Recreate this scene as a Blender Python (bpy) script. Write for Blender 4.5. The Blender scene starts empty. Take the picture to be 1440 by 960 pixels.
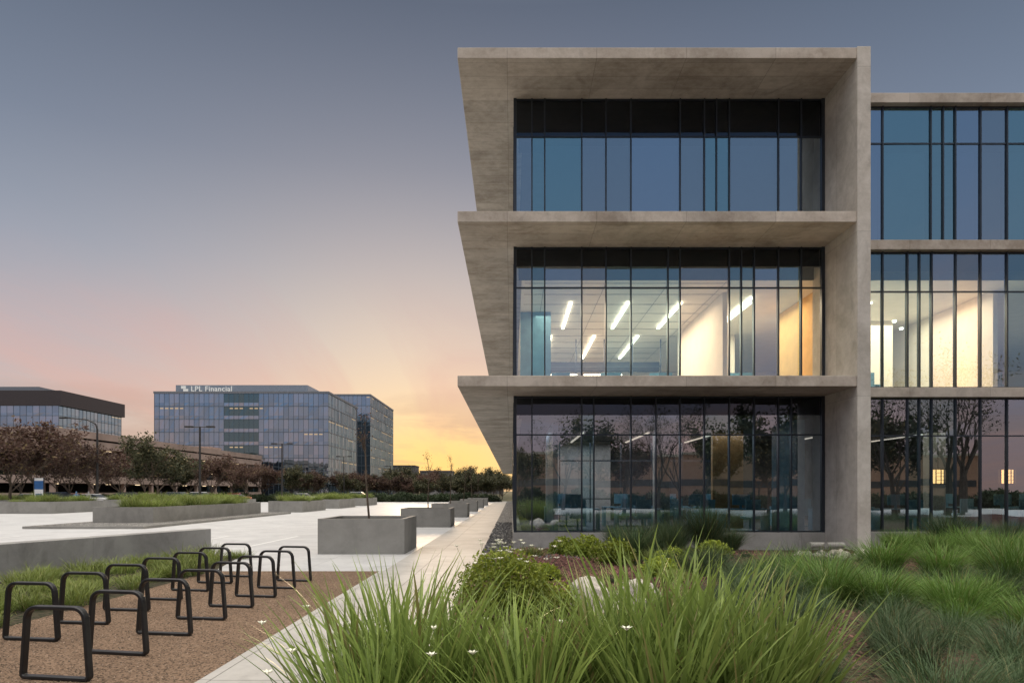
import bpy, math, random, bmesh
import numpy as np
from mathutils import Vector, Matrix
random.seed(7); rng=np.random.default_rng(7)
S=bpy.context.scene
S.view_settings.view_transform='Standard'; S.view_settings.look='None'
S.view_settings.exposure=0; S.view_settings.gamma=1
COL=S.collection

def srgb(r,g,b,k=1.0):
    f=lambda c:(c/255/12.92) if c/255<=0.04045 else ((c/255+0.055)/1.055)**2.4
    return (f(r)*k,f(g)*k,f(b)*k,1)

# ---------------- node helpers ----------------
class NT:
    def __init__(s,tree): s.t=tree; s.n=tree.nodes; s.l=tree.links
    def new(s,typ,**kw):
        n=s.n.new(typ)
        for k,v in kw.items(): setattr(n,k,v)
        return n
    def set(s,inp,v):
        if isinstance(v,bpy.types.NodeSocket): s.l.new(v,inp)
        else: inp.default_value=v
    def math(s,op,a,b=0.0,c=None,clamp=False):
        n=s.n.new('ShaderNodeMath'); n.operation=op; n.use_clamp=clamp
        s.set(n.inputs[0],a); s.set(n.inputs[1],b)
        if c is not None: s.set(n.inputs[2],c)
        return n.outputs[0]
    def mix(s,f,a,b,blend='MIX'):
        n=s.n.new('ShaderNodeMix'); n.data_type='RGBA'; n.blend_type=blend
        s.set(n.inputs[0],f); s.set(n.inputs[6],a); s.set(n.inputs[7],b)
        return n.outputs[2]
    def ramp(s,f,stops,interp='LINEAR'):
        n=s.n.new('ShaderNodeValToRGB'); n.color_ramp.interpolation=interp
        e=n.color_ramp.elements
        while len(e)<len(stops): e.new(0.5)
        for i,(p,c) in enumerate(stops):
            e[i].position=p; e[i].color=c if len(c)==4 else (*c,1)
        s.set(n.inputs[0],f); return n.outputs[0]
    def noise(s,vec,scale,detail=4,rough=0.55,dist=0.0):
        n=s.n.new('ShaderNodeTexNoise'); s.set(n.inputs['Vector'],vec)
        n.inputs['Scale'].default_value=scale; n.inputs['Detail'].default_value=detail
        n.inputs['Roughness'].default_value=rough; n.inputs['Distortion'].default_value=dist
        return n.outputs['Fac']
    def mapping(s,vec,scale=(1,1,1),rot=(0,0,0),loc=(0,0,0)):
        n=s.n.new('ShaderNodeMapping'); s.set(n.inputs[0],vec)
        n.inputs['Scale'].default_value=scale; n.inputs['Rotation'].default_value=rot; n.inputs['Location'].default_value=loc
        return n.outputs[0]
def newmat(name):
    m=bpy.data.materials.new(name); m.use_nodes=True
    nt=NT(m.node_tree); nt.n.clear()
    out=nt.n.new('ShaderNodeOutputMaterial'); return m,nt,out
def g(v): return (v,v,v,1)
def simple(name,col,rough=0.6,metal=0.0,var=0.15,vscale=3.0,spec=0.4,bump=0.0,bscale=40):
    m,nt,out=newmat(name)
    tc=nt.new('ShaderNodeTexCoord').outputs['Object']
    f=nt.noise(tc,vscale,3)
    c=nt.mix(nt.ramp(f,[(0.3,g(0)),(0.7,g(1))]),tuple(x*(1-var) for x in col[:3])+(1,),tuple(min(1,x*(1+var)) for x in col[:3])+(1,))
    b=nt.new('ShaderNodeBsdfPrincipled'); nt.set(b.inputs['Base Color'],c)
    b.inputs['Roughness'].default_value=rough; b.inputs['Metallic'].default_value=metal
    b.inputs['Specular IOR Level'].default_value=spec
    if bump>0:
        bn=nt.new('ShaderNodeBump'); bn.inputs['Strength'].default_value=bump; bn.inputs['Distance'].default_value=0.01
        nt.set(bn.inputs['Height'],nt.noise(tc,bscale,4)); nt.set(b.inputs['Normal'],bn.outputs[0])
    nt.set(out.inputs[0],b.outputs[0]); return m
def emis(name,col,st):
    m,nt,out=newmat(name)
    e=nt.new('ShaderNodeEmission'); e.inputs[0].default_value=col; e.inputs[1].default_value=st
    nt.set(out.inputs[0],e.outputs[0]); m.cycles.emission_sampling='NONE'; return m

def concrete(name,base,dark,mode='xy',pw=2.4,ph=1.2,line=0.35,rough=0.8,stain=1.0,tone=.12,grain=.15,holes=.6,stainv=.74):
    m,nt,out=newmat(name)
    tc=nt.new('ShaderNodeTexCoord').outputs['Object']
    sep=nt.new('ShaderNodeSeparateXYZ'); nt.set(sep.inputs[0],tc)
    if mode=='xy': vec=tc
    else:
        cb=nt.new('ShaderNodeCombineXYZ'); nt.set(cb.inputs[0],nt.math('ADD',sep.outputs[0],sep.outputs[1])); nt.set(cb.inputs[1],sep.outputs[2]); vec=cb.outputs[0]
    n1=nt.noise(tc,0.7,6,0.62,0.6)
    n2=nt.noise(nt.mapping(vec,(0.35,3.6,1)),1.8,5,0.6,0.3)
    n3=nt.noise(tc,5,7,0.75)
    f=nt.math('ADD',nt.math('MULTIPLY',n1,0.70-grain),nt.math('ADD',nt.math('MULTIPLY',n2,grain),nt.math('MULTIPLY',n3,0.30)))
    c=nt.mix(nt.ramp(f,[(0.5-0.10*stain,g(0)),(0.5+0.08,g(1))]),dark,base)
    st=nt.ramp(nt.noise(nt.mapping(tc,(1,1,.5),loc=(4,2,7)),1.1,7,0.68,1.2),[(.54,g(1)),(.70,g(stainv))])
    c=nt.mix(1.0,c,st,'MULTIPLY')
    br=nt.new('ShaderNodeTexBrick'); br.offset=0.0; nt.set(br.inputs['Vector'],nt.mapping(vec,loc=(0.13,0.11,0)))
    br.inputs['Scale'].default_value=1; br.inputs['Brick Width'].default_value=pw; br.inputs['Row Height'].default_value=ph
    br.inputs['Mortar Size'].default_value=0.011; br.inputs['Mortar Smooth'].default_value=0.3
    br.inputs['Color1'].default_value=g(1-tone); br.inputs['Color2'].default_value=g(1+tone*.6); br.inputs['Mortar'].default_value=g(1-line)
    c=nt.mix(1.0,c,br.outputs['Color'],'MULTIPLY')
    if holes:
        v=nt.new('ShaderNodeTexVoronoi'); nt.set(v.inputs['Vector'],tc); v.inputs['Scale'].default_value=9
        c=nt.mix(holes,c,nt.ramp(v.outputs['Distance'],[(0.03,g(0.55)),(0.07,g(1))]),'MULTIPLY')
    b=nt.new('ShaderNodeBsdfPrincipled'); nt.set(b.inputs['Base Color'],c); b.inputs['Roughness'].default_value=rough
    b.inputs['Specular IOR Level'].default_value=0.3
    bn=nt.new('ShaderNodeBump'); bn.inputs['Strength'].default_value=0.35; bn.inputs['Distance'].default_value=0.008
    nt.set(bn.inputs['Height'],nt.math('ADD',nt.noise(tc,22,5),nt.math('MULTIPLY',br.outputs['Fac'],-1.0)))
    nt.set(b.inputs['Normal'],bn.outputs[0]); nt.set(out.inputs[0],b.outputs[0]); return m

def glassmat(name,tint,refl,rcol=(0.9,0.95,1,1),rough=0.0):
    m,nt,out=newmat(name)
    fr=nt.new('ShaderNodeFresnel'); fr.inputs[0].default_value=1.5
    fac=nt.math('ADD',fr.outputs[0],refl,clamp=True)
    tr=nt.new('ShaderNodeBsdfTransparent'); tr.inputs[0].default_value=tint
    gl=nt.new('ShaderNodeBsdfGlossy'); gl.inputs['Color'].default_value=rcol; gl.inputs['Roughness'].default_value=rough
    mx=nt.new('ShaderNodeMixShader'); nt.set(mx.inputs[0],fac); nt.set(mx.inputs[1],tr.outputs[0]); nt.set(mx.inputs[2],gl.outputs[0])
    nt.set(out.inputs[0],mx.outputs[0]); return m

def ground_speckle(name,c1,c2,c3,scale,bump=0.6,big=0.5,dist=0.02):
    m,nt,out=newmat(name)
    tc=nt.new('ShaderNodeTexCoord').outputs['Object']
    v=nt.new('ShaderNodeTexVoronoi'); nt.set(v.inputs['Vector'],tc); v.inputs['Scale'].default_value=scale
    sp=nt.new('ShaderNodeSeparateColor'); nt.set(sp.inputs[0],v.outputs['Color'])
    c=nt.mix(sp.outputs[0],c1,c2)
    c=nt.mix(nt.ramp(sp.outputs[1],[(0.75,g(0)),(0.8,g(1))]),c,c3)
    n=nt.noise(tc,big,6,0.6)
    c=nt.mix(1.0,c,nt.ramp(n,[(0.3,g(0.7)),(0.7,g(1.0))]),'MULTIPLY')
    b=nt.new('ShaderNodeBsdfPrincipled'); nt.set(b.inputs['Base Color'],c); b.inputs['Roughness'].default_value=0.95
    b.inputs['Specular IOR Level'].default_value=0.15
    bn=nt.new('ShaderNodeBump'); bn.inputs['Strength'].default_value=bump; bn.inputs['Distance'].default_value=dist
    nt.set(bn.inputs['Height'],nt.math('SUBTRACT',1.0,v.outputs['Distance'])); nt.set(b.inputs['Normal'],bn.outputs[0])
    nt.set(out.inputs[0],b.outputs[0]); return m

def leafmat(name,cdark,clight,trans=0.25,rough=0.5):
    m,nt,out=newmat(name)
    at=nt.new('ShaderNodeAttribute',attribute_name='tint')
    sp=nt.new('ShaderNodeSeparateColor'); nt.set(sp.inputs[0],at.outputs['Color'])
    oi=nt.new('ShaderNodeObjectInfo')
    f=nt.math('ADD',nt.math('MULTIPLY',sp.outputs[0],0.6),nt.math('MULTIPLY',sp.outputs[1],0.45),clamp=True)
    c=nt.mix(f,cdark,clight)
    val=nt.math('ADD',0.7,nt.math('MULTIPLY',oi.outputs['Random'],0.6))
    cb=nt.new('ShaderNodeCombineColor'); [nt.set(cb.inputs[i],val) for i in range(3)]
    c=nt.mix(1.0,c,cb.outputs[0],'MULTIPLY')
    c=nt.mix(nt.ramp(sp.outputs[2],[(0.9,g(0)),(0.95,g(0.7))]),c,(0.26,0.20,0.09,1))
    b=nt.new('ShaderNodeBsdfPrincipled'); nt.set(b.inputs['Base Color'],c); b.inputs['Roughness'].default_value=rough
    b.inputs['Specular IOR Level'].default_value=0.35
    t=nt.new('ShaderNodeBsdfTranslucent'); nt.set(t.inputs[0],c)
    mx=nt.new('ShaderNodeMixShader'); mx.inputs[0].default_value=trans
    nt.set(mx.inputs[1],b.outputs[0]); nt.set(mx.inputs[2],t.outputs[0]); nt.set(out.inputs[0],mx.outputs[0]); return m

# ---------------- mesh helpers ----------------
def empty(name,loc=(0,0,0)):
    o=bpy.data.objects.new(name,None); o.location=loc; o.empty_display_size=0.3; COL.objects.link(o); return o
def obj(name,me,parent=None,loc=(0,0,0),rot=(0,0,0),scale=(1,1,1)):
    o=bpy.data.objects.new(name,me); COL.objects.link(o); o.location=loc; o.rotation_euler=rot; o.scale=scale
    if parent: o.parent=parent
    return o
def mesh(name,verts,faces,mats,mi=None,smooth=False):
    me=bpy.data.meshes.new(name); me.from_pydata([tuple(v) for v in verts],[],faces)
    for m in (mats if isinstance(mats,(list,tuple)) else [mats]): me.materials.append(m)
    if mi is not None: me.polygons.foreach_set('material_index',mi)
    if smooth: me.polygons.foreach_set('use_smooth',[True]*len(me.polygons))
    me.update(); return me
BF=[(0,3,2,1),(4,5,6,7),(0,1,5,4),(1,2,6,5),(2,3,7,6),(3,0,4,7)]
def boxes(name,lst,mat,parent=None,bevel=0,**kw):
    V=[];F=[];MI=[]
    for bx in lst:
        x0,x1,y0,y1,z0,z1=bx[:6]; k=len(V)
        V+=[(x0,y0,z0),(x1,y0,z0),(x1,y1,z0),(x0,y1,z0),(x0,y0,z1),(x1,y0,z1),(x1,y1,z1),(x0,y1,z1)]
        F+=[tuple(k+i for i in f) for f in BF]; MI+=[bx[6] if len(bx)>6 else 0]*6
    o=obj(name,mesh(name,V,F,mat,MI),parent,**kw)
    if bevel:
        b=o.modifiers.new('bevel','BEVEL'); b.width=bevel; b.segments=2; b.limit_method='ANGLE'
    return o
def box(name,x0,x1,y0,y1,z0,z1,mat,parent=None,bevel=0,**kw): return boxes(name,[(x0,x1,y0,y1,z0,z1)],mat,parent,bevel,**kw)
def sheet(name,pts,z,mat,parent=None):
    return obj(name,mesh(name,[(x,y,z) for x,y in pts],[tuple(range(len(pts)))],mat),parent)
def rect(name,x0,x1,y0,y1,z,mat): return sheet(name,[(x0,y0),(x1,y0),(x1,y1),(x0,y1)],z,mat)
def tube(V,F,pts,rad,n=8):
    k0=len(V); pts=[Vector(p) for p in pts]
    for i,p in enumerate(pts):
        a=pts[max(i-1,0)]; b=pts[min(i+1,len(pts)-1)]; d=(b-a).normalized()
        u=d.cross(Vector((0,0,1)) if abs(d.z)<0.9 else Vector((1,0,0))).normalized(); w=d.cross(u)
        for j in range(n):
            an=2*math.pi*j/n; V.append(tuple(p+(u*math.cos(an)+w*math.sin(an))*rad[i]))
    for i in range(len(pts)-1):
        for j in range(n):
            a=k0+i*n+j; b=k0+i*n+(j+1)%n; F.append((a,b,b+n,a+n))
    F.append(tuple(k0+j for j in range(n))[::-1]); F.append(tuple(k0+(len(pts)-1)*n+j for j in range(n)))

def np_mesh(name,verts,nq,mat,tint):
    me=bpy.data.meshes.new(name)
    me.vertices.add(len(verts)); me.vertices.foreach_set('co',verts.astype(np.float32).ravel())
    Q=len(nq); me.loops.add(Q*4); me.loops.foreach_set('vertex_index',nq.astype(np.int32).ravel())
    me.polygons.add(Q); me.polygons.foreach_set('loop_start',np.arange(0,Q*4,4,dtype=np.int32))
    me.update(calc_edges=True)
    a=me.attributes.new('tint','FLOAT_COLOR','POINT')
    a.data.foreach_set('color',np.concatenate([tint,np.ones((len(tint),1))],1).astype(np.float32).ravel())
    me.materials.append(mat); me.validate(); return me
def grass_mesh(name,N,r0,L,Lv,lean,curve,w,mat,seg=5,seed=0,stiff=1.5):
    R=np.random.default_rng(seed)
    az=R.uniform(0,2*np.pi,N); rr=r0*np.sqrt(R.uniform(0,1,N)); a2=R.uniform(0,2*np.pi,N)
    bx=rr*np.cos(a2); by=rr*np.sin(a2)
    ln=L*(1+R.uniform(-Lv,Lv*0.5,N)); le=np.abs(R.normal(0,lean,N)); cu=np.abs(R.normal(curve,curve*0.5,N))
    le=le+0.25*rr/max(r0,1e-3)
    az=np.where(R.uniform(0,1,N)<0.7,a2+R.normal(0,0.6,N),az)
    t=np.linspace(0,1,seg+1)
    ang=le[:,None]+cu[:,None]*t[None,:]**stiff
    ang=np.minimum(ang,2.5)
    ds=ln[:,None]/seg
    h=np.concatenate([np.zeros((N,1)),np.cumsum(np.sin(ang[:,:-1])*ds,1)],1)
    z=np.concatenate([np.zeros((N,1)),np.cumsum(np.cos(ang[:,:-1])*ds,1)],1)
    px=bx[:,None]+h*np.cos(az)[:,None]; py=by[:,None]+h*np.sin(az)[:,None]
    tw=R.normal(0,0.7,N)
    wx=-np.sin(az+tw); wy=np.cos(az+tw)
    ww=w*(0.6+0.6*R.uniform(0,1,N))[:,None]*np.interp(t,[0,.2,.6,.8,1],[.75,1,.85,.6,.05])[None,:]
    V=np.zeros((N,seg+1,2,3))
    for s,sg in ((0,-.5),(1,.5)):
        V[:,:,s,0]=px+sg*ww*wx[:,None]; V[:,:,s,1]=py+sg*ww*wy[:,None]; V[:,:,s,2]=np.maximum(z,0.01)
    base=(np.arange(N)*(seg+1)*2)[:,None]+(np.arange(seg)*2)[None,:]
    q=np.stack([base,base+1,base+3,base+2],-1).reshape(-1,4)
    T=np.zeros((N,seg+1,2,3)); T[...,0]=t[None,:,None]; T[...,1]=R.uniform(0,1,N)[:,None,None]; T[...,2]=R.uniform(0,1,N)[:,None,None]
    return np_mesh(name,V.reshape(-1,3),q,mat,T.reshape(-1,3))
def leaf_quads(P,size,R,up=0.0):
    N=len(P); a=R.normal(0,1,(N,3)); a/=np.linalg.norm(a,axis=1)[:,None]
    b=R.normal(0,1,(N,3)); b[:,2]+=up; b=np.cross(a,b); b/=np.linalg.norm(b,axis=1)[:,None]
    s=size*R.uniform(0.6,1.3,N)[:,None]
    V=np.stack([P-a*s,P-b*s*.45,P+a*s,P+b*s*.45],1)
    q=np.arange(N*4).reshape(N,4); return V.reshape(-1,3),q
def bush_mesh(name,rx,ry,rz,N,size,mat,seed,lumps=14):
    R=np.random.default_rng(seed)
    u=R.normal(0,1,(lumps,3)); u[:,2]=np.abs(u[:,2]); u/=np.linalg.norm(u,axis=1)[:,None]
    k=R.integers(0,lumps,N); c=u[k]*0.62
    d=R.normal(0,1,(N,3)); d/=np.linalg.norm(d,axis=1)[:,None]; d*=R.uniform(.75,1.12,N)[:,None]*0.42
    P=(c+d)*np.array([rx,ry,rz]); keep=P[:,2]>0.0; P=P[keep]
    V,q=leaf_quads(P,size,R)
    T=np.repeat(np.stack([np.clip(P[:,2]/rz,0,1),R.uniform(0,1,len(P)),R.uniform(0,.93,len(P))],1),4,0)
    return np_mesh(name,V,q,mat,T)
def tree_mesh(name,seed,H,trunk_h,spread,leaves,lsize,bark,leafm,levels=4,r0=0.14,upb=0.35,nb=4):
    rnd=random.Random(seed); V=[];F=[];tips=[]
    def br(p,d,L,r,lv):
        pts=[p]; rad=[r]; q=Vector(p); dd=Vector(d)
        ns=4
        for i in range(ns):
            dd=(dd+Vector((rnd.gauss(0,.12),rnd.gauss(0,.12),rnd.gauss(0.03,.08)))*(0.4 if lv==0 else 1)).normalized()
            q=q+dd*L/ns; pts.append(q.copy()); rad.append(r*(1-0.5*(i+1)/ns))
            if lv>=levels-2 and lv>0: tips.append((q.copy(),lv))
        tube(V,F,pts,rad,6 if lv<2 else 3)
        if lv<levels:
            for k in range(nb if lv>0 else nb+1):
                t=rnd.uniform(0.45,1.0) if lv>0 else rnd.uniform(0.75,1.0)
                idx=min(ns,max(1,int(round(t*ns)))); st=pts[idx]
                az=rnd.uniform(0,6.283); sp=rnd.uniform(.45,1.0)*spread
                nd=(dd+Vector((math.cos(az)*sp,math.sin(az)*sp,upb*rnd.uniform(0,.7)))).normalized()
                br(st,nd,L*rnd.uniform(.55,.8) if lv>0 else (H-trunk_h)*rnd.uniform(.35,.5),rad[idx]*rnd.uniform(.55,.75),lv+1)
    br(Vector((0,0,0)),Vector((0,0,1)),trunk_h,r0,0)
    nbv=len(V)
    R=np.random.default_rng(seed+1)
    tp=np.array([t[0] for t in tips]); 
    idx=R.integers(0,len(tp),leaves); P=tp[idx]+R.normal(0,0.22,(leaves,3))*max(.4,H/8)
    key=np.sin(P[:,0]*2.1+seed)+np.sin(P[:,1]*2.3)+np.sin(P[:,2]*2.6); P=P[key>-0.9]
    LV,q=leaf_quads(P,lsize,R)
    me=bpy.data.meshes.new(name)
    me.from_pydata(V+[tuple(v) for v in LV],[],F+[tuple(int(x)+nbv for x in f) for f in q])
    me.materials.append(bark); me.materials.append(leafm)
    me.polygons.foreach_set('material_index',[0]*len(F)+[1]*len(q))
    a=me.attributes.new('tint','FLOAT_COLOR','POINT')
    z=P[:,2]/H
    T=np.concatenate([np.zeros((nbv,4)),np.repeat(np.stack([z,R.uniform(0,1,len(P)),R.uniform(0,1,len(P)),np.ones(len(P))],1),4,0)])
    a.data.foreach_set('color',T.astype(np.float32).ravel()); me.update()
    zs=[v[2] for v in V]; s=H/max(zs)
    me.transform(Matrix.Scale(s,4)); return me

# ---------------- materials ----------------
M_wall=concrete('board_concrete_wall',(0.60,0.56,0.505,1),(0.42,0.385,0.335,1),'xz',2.4,4.4,0.22,tone=.05,grain=.08,stainv=.80)
M_slab=concrete('concrete_slab',(0.55,0.49,0.425,1),(0.32,0.27,0.22,1),'xy',2.4,0.6,0.30,stain=1.2,grain=.16,stainv=.78,tone=.11)
M_base=concrete('concrete_base',(0.42,0.405,0.38,1),(0.30,0.29,0.27,1),'xz',2.4,2.0,0.2,grain=.08)
M_plant=concrete('planter_concrete',(0.28,0.272,0.252,1),(0.215,0.208,0.194,1),'xz',60,30,0.0,tone=.04,grain=.08,stainv=.86)
M_lowwall=concrete('low_wall_concrete',(0.33,0.325,0.315,1),(0.24,0.235,0.23,1),'xz',3,3,0.15,tone=.05,grain=.08)
M_lot=concrete('pavement_concrete',(0.54,0.54,0.54,1),(0.44,0.44,0.445,1),'xy',4.5,4.5,0.25,rough=0.5,tone=.04,grain=.05,holes=0,stainv=.84)
M_walk=concrete('walkway_concrete',(0.42,0.405,0.385,1),(0.33,0.318,0.30,1),'xy',1.9,1.6,0.45,rough=0.65,tone=.05,grain=.05,holes=0,stainv=.84)
M_dg=ground_speckle('decomposed_granite',(0.17,0.11,0.075,1),(0.31,0.215,0.15,1),(0.07,0.05,0.035,1),60,0.8,0.7,0.015)
M_gravel=ground_speckle('river_gravel',(0.10,0.10,0.10,1),(0.30,0.29,0.28,1),(0.45,0.43,0.4,1),18,1.0,1,0.05)
M_mulch=ground_speckle('mulch',(0.09,0.042,0.036,1),(0.19,0.098,0.085,1),(0.03,0.018,0.016,1),26,1.0,0.6,0.04)
M_soil=ground_speckle('soil',(0.05,0.045,0.03,1),(0.09,0.075,0.05,1),(0.03,0.04,0.02,1),20,0.8,0.6,0.03)
M_earth=ground_speckle('dry_ground',(0.07,0.075,0.04,1),(0.12,0.105,0.07,1),(0.05,0.055,0.03,1),0.8,0.1,0.02,0.02)
M_asph=simple('asphalt',(0.05,0.05,0.052),0.85,var=.2,vscale=.5,bump=.3,bscale=90)
M_frame=simple('dark_aluminium',(0.045,0.055,0.068),0.35,0.5,var=.1)
M_spand=simple('spandrel_panel',(0.012,0.014,0.018),0.3,0.0,var=.1)
M_black=simple('black_powdercoat',(0.012,0.012,0.013),0.35,0.0,var=.3,vscale=9,spec=.5,bump=.1,bscale=200)
M_pole=simple('bronze_pole',(0.045,0.042,0.04),0.5,0.3)
G=[glassmat('facade_glass_a',(0.78,0.81,0.80,1),0.24,(0.80,0.92,1,1)),
   glassmat('facade_glass_b',(0.66,0.76,0.80,1),0.32,(0.74,0.88,1,1)),
   glassmat('facade_glass_c',(0.58,0.76,0.82,1),0.24,(0.62,0.90,1,1)),
   glassmat('spandrel_glass',(0.3,0.33,0.36,1),0.04,(0.6,0.7,.85,1)),  # header row glass, darkened to carry the soffit's dark reflection
   glassmat('upper_glass_a',(0.6,0.7,0.75,1),0.36,(0.80,0.93,1,1)),
   glassmat('upper_glass_b',(0.5,0.64,0.75,1),0.43,(0.72,0.87,1,1)),
   glassmat('upper_glass_c',(0.58,0.8,0.85,1),0.38,(0.62,0.93,.98,1)),
   glassmat('ground_glass_a',(0.78,0.82,0.82,1),0.30,(0.82,0.92,1,1)),
   glassmat('ground_glass_b',(0.68,0.76,0.80,1),0.36,(0.78,0.90,1,1)),
   glassmat('ground_glass_c',(0.58,0.76,0.82,1),0.30,(0.68,0.92,1,1))]
M_white=simple('white_plaster',(0.78,0.71,0.62),0.8,var=.04)
M_ceil=simple('ceiling_tile',(0.72,0.67,0.60),0.9,var=.04)
M_floor=simple('carpet',(0.10,0.10,0.11),0.9,var=.2)
M_floor2=simple('light_floor',(0.42,0.38,0.34),0.6,var=.1)
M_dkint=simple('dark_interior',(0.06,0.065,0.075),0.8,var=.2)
M_wood=simple('wood_panel',(0.40,0.18,0.06),0.5,var=.25,vscale=5)
M_yel=simple('ochre_wall',(0.60,0.36,0.12),0.7,var=.08)
M_led=emis('led_strip',(1,0.82,0.58,1),10)
M_lant=emis('lantern_glow',(1,0.50,0.18,1),3.0)
M_bluewall=simple('teal_partition',(0.12,0.25,0.32),0.4)
M_whitep=simple('white_paint',(0.75,0.75,0.74),0.6,var=.05)
M_bark=simple('bark',(0.10,0.075,0.055),0.9,var=.3,vscale=8)
M_barkp=simple('grey_bark',(0.07,0.058,0.048),0.9,var=.3,vscale=8)
M_iris=leafmat('iris_leaf',(0.03,0.07,0.012,1),(0.32,0.42,0.11,1),0.35,0.33)
M_rush=leafmat('rush_leaf',(0.014,0.03,0.012,1),(0.09,0.15,0.06,1),0.2,0.55)
M_lime=leafmat('lomandra_leaf',(0.03,0.07,0.012,1),(0.20,0.34,0.07,1),0.3,0.5)
M_grassl=leafmat('lawn_leaf',(0.06,0.10,0.02,1),(0.30,0.36,0.09,1),0.3,0.5)
M_bush=leafmat('bush_leaf',(0.05,0.10,0.012,1),(0.36,0.42,0.05,1),0.3,0.5)
M_dkbush=leafmat('hedge_leaf',(0.012,0.022,0.01,1),(0.05,0.075,0.03,1),0.15,0.6)
M_brown=leafmat('autumn_leaf',(0.035,0.022,0.018,1),(0.12,0.068,0.05,1),0.2,0.6)
M_olive=leafmat('olive_leaf',(0.016,0.023,0.01,1),(0.075,0.075,0.035,1),0.2,0.6)
M_rock=simple('boulder_stone',(0.46,0.42,0.37),0.85,var=.3,vscale=4,bump=.6,bscale=12)
M_petal=simple('white_petal',(0.8,0.79,0.66),0.6,var=.03)
M_stem=simple('flower_stem',(.12,.2,.05))

# ---------------- world ----------------
SUN_AZ=math.radians(-6); SUN_EL=math.radians(1.5)
sd=Vector((math.sin(SUN_AZ)*math.cos(SUN_EL),math.cos(SUN_AZ)*math.cos(SUN_EL),math.sin(SUN_EL)))
W=bpy.data.worlds.new('World'); S.world=W; W.use_nodes=True
nt=NT(W.node_tree); nt.n.clear()
out=nt.new('ShaderNodeOutputWorld'); tc=nt.new('ShaderNodeTexCoord').outputs['Generated']
sep=nt.new('ShaderNodeSeparateXYZ'); nt.set(sep.inputs[0],tc); X,Y,Z=sep.outputs
ZEN_FILL=srgb(255,247,235,2.9)  # overbright zenith, added out of view to light the ground and slab fronts
west=nt.ramp(Z,[(0.0,srgb(212,174,150)),(0.05,srgb(206,180,166)),(0.12,srgb(190,181,182)),(0.20,srgb(168,174,186)),(0.30,srgb(144,156,174)),(0.42,srgb(116,130,151)),(0.58,srgb(88,101,121)),(0.65,srgb(130,138,150)),(0.76,ZEN_FILL)])
east=nt.ramp(Z,[(0.0,srgb(186,154,148)),(0.08,srgb(182,162,168)),(0.18,srgb(150,161,184)),(0.45,srgb(126,150,182)),(0.56,srgb(152,168,190)),(0.72,ZEN_FILL)])
fy=nt.new('ShaderNodeMapRange'); nt.set(fy.inputs[0],Y); fy.inputs[1].default_value=-0.35; fy.inputs[2].default_value=0.35; fy.interpolation_type='SMOOTHSTEP'
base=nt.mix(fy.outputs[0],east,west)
def glow(ax,az_,stren,z0=0.02,x0=None):
    dx=nt.math('MULTIPLY',nt.math('SUBTRACT',X,sd.x if x0 is None else x0),1/ax)
    dz=nt.math('MULTIPLY',nt.math('SUBTRACT',Z,z0),1/az_)
    r2=nt.math('ADD',nt.math('MULTIPLY',dx,dx),nt.math('MULTIPLY',dz,dz))
    e=nt.math('EXPONENT',nt.math('MULTIPLY',r2,-1.0))
    e=nt.math('MULTIPLY',e,nt.math('GREATER_THAN',Y,0.0))
    return nt.math('MULTIPLY',e,stren,clamp=True)
c=nt.mix(glow(.40,.32,.60),base,srgb(248,214,190))
c=nt.mix(glow(.25,.21,.90),c,srgb(255,230,194))
c=nt.mix(glow(.20,.085,1.0,0.03),c,srgb(255,212,132,1.12))
den=nt.math('ADD',Z,0.10)
cb=nt.new('ShaderNodeCombineXYZ'); nt.set(cb.inputs[0],nt.math('DIVIDE',X,den)); nt.set(cb.inputs[1],nt.math('DIVIDE',Y,den))
# thin high streaks, soft
cv=nt.mapping(cb.outputs[0],(0.9,0.20,1),(0,0,math.radians(-32)),(2.6,1.7,0))
clf=nt.ramp(nt.noise(cv,1.0,8,0.6,0.7),[(0.46,g(0)),(0.68,g(1))])
low=nt.ramp(Z,[(0.0,g(.3)),(0.06,g(.9)),(0.22,g(.9)),(0.30,g(.25)),(.45,g(0.0))])
pink=nt.ramp(Z,[(0.0,srgb(238,176,144)),(0.15,srgb(226,178,166)),(0.35,srgb(172,168,178))])
c=nt.mix(nt.math('MULTIPLY',clf,nt.math('MULTIPLY',low,0.60)),c,pink)
cv2=nt.mapping(cb.outputs[0],(0.5,0.5,1),(0,0,math.radians(20)),(7.3,0.4,0))
cl2=nt.ramp(nt.noise(cv2,1.3,6,0.6,0.2),[(0.50,g(0)),(0.62,g(1))])
lo2=nt.ramp(Z,[(0.0,g(.6)),(0.09,g(.9)),(0.16,g(0))])
c=nt.mix(nt.math('MULTIPLY',cl2,nt.math('MULTIPLY',lo2,0.5)),c,srgb(188,156,144))
c=nt.mix(nt.math('LESS_THAN',Z,-0.005),c,(0.08,0.075,0.07,1))
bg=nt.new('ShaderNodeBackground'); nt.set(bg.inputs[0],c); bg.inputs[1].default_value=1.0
sky=nt.new('ShaderNodeTexSky'); sky.sky_type='NISHITA'; sky.sun_disc=False; sky.sun_elevation=SUN_EL; sky.sun_rotation=SUN_AZ; sky.altitude=50; sky.dust_density=1.5
bg2=nt.new('ShaderNodeBackground'); nt.set(bg2.inputs[0],sky.outputs[0]); bg2.inputs[1].default_value=0.004
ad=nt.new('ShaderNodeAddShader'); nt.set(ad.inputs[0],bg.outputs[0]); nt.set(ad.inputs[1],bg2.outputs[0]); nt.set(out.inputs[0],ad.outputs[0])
L=bpy.data.lights.new('sun','SUN'); L.energy=1.1; L.angle=math.radians(10); L.color=(1,0.72,0.46)
so=bpy.data.objects.new('sun',L); COL.objects.link(so); so.rotation_euler=(Vector(sd)+Vector((0,0,0.07))).to_track_quat('Z','Y').to_euler()

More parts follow.
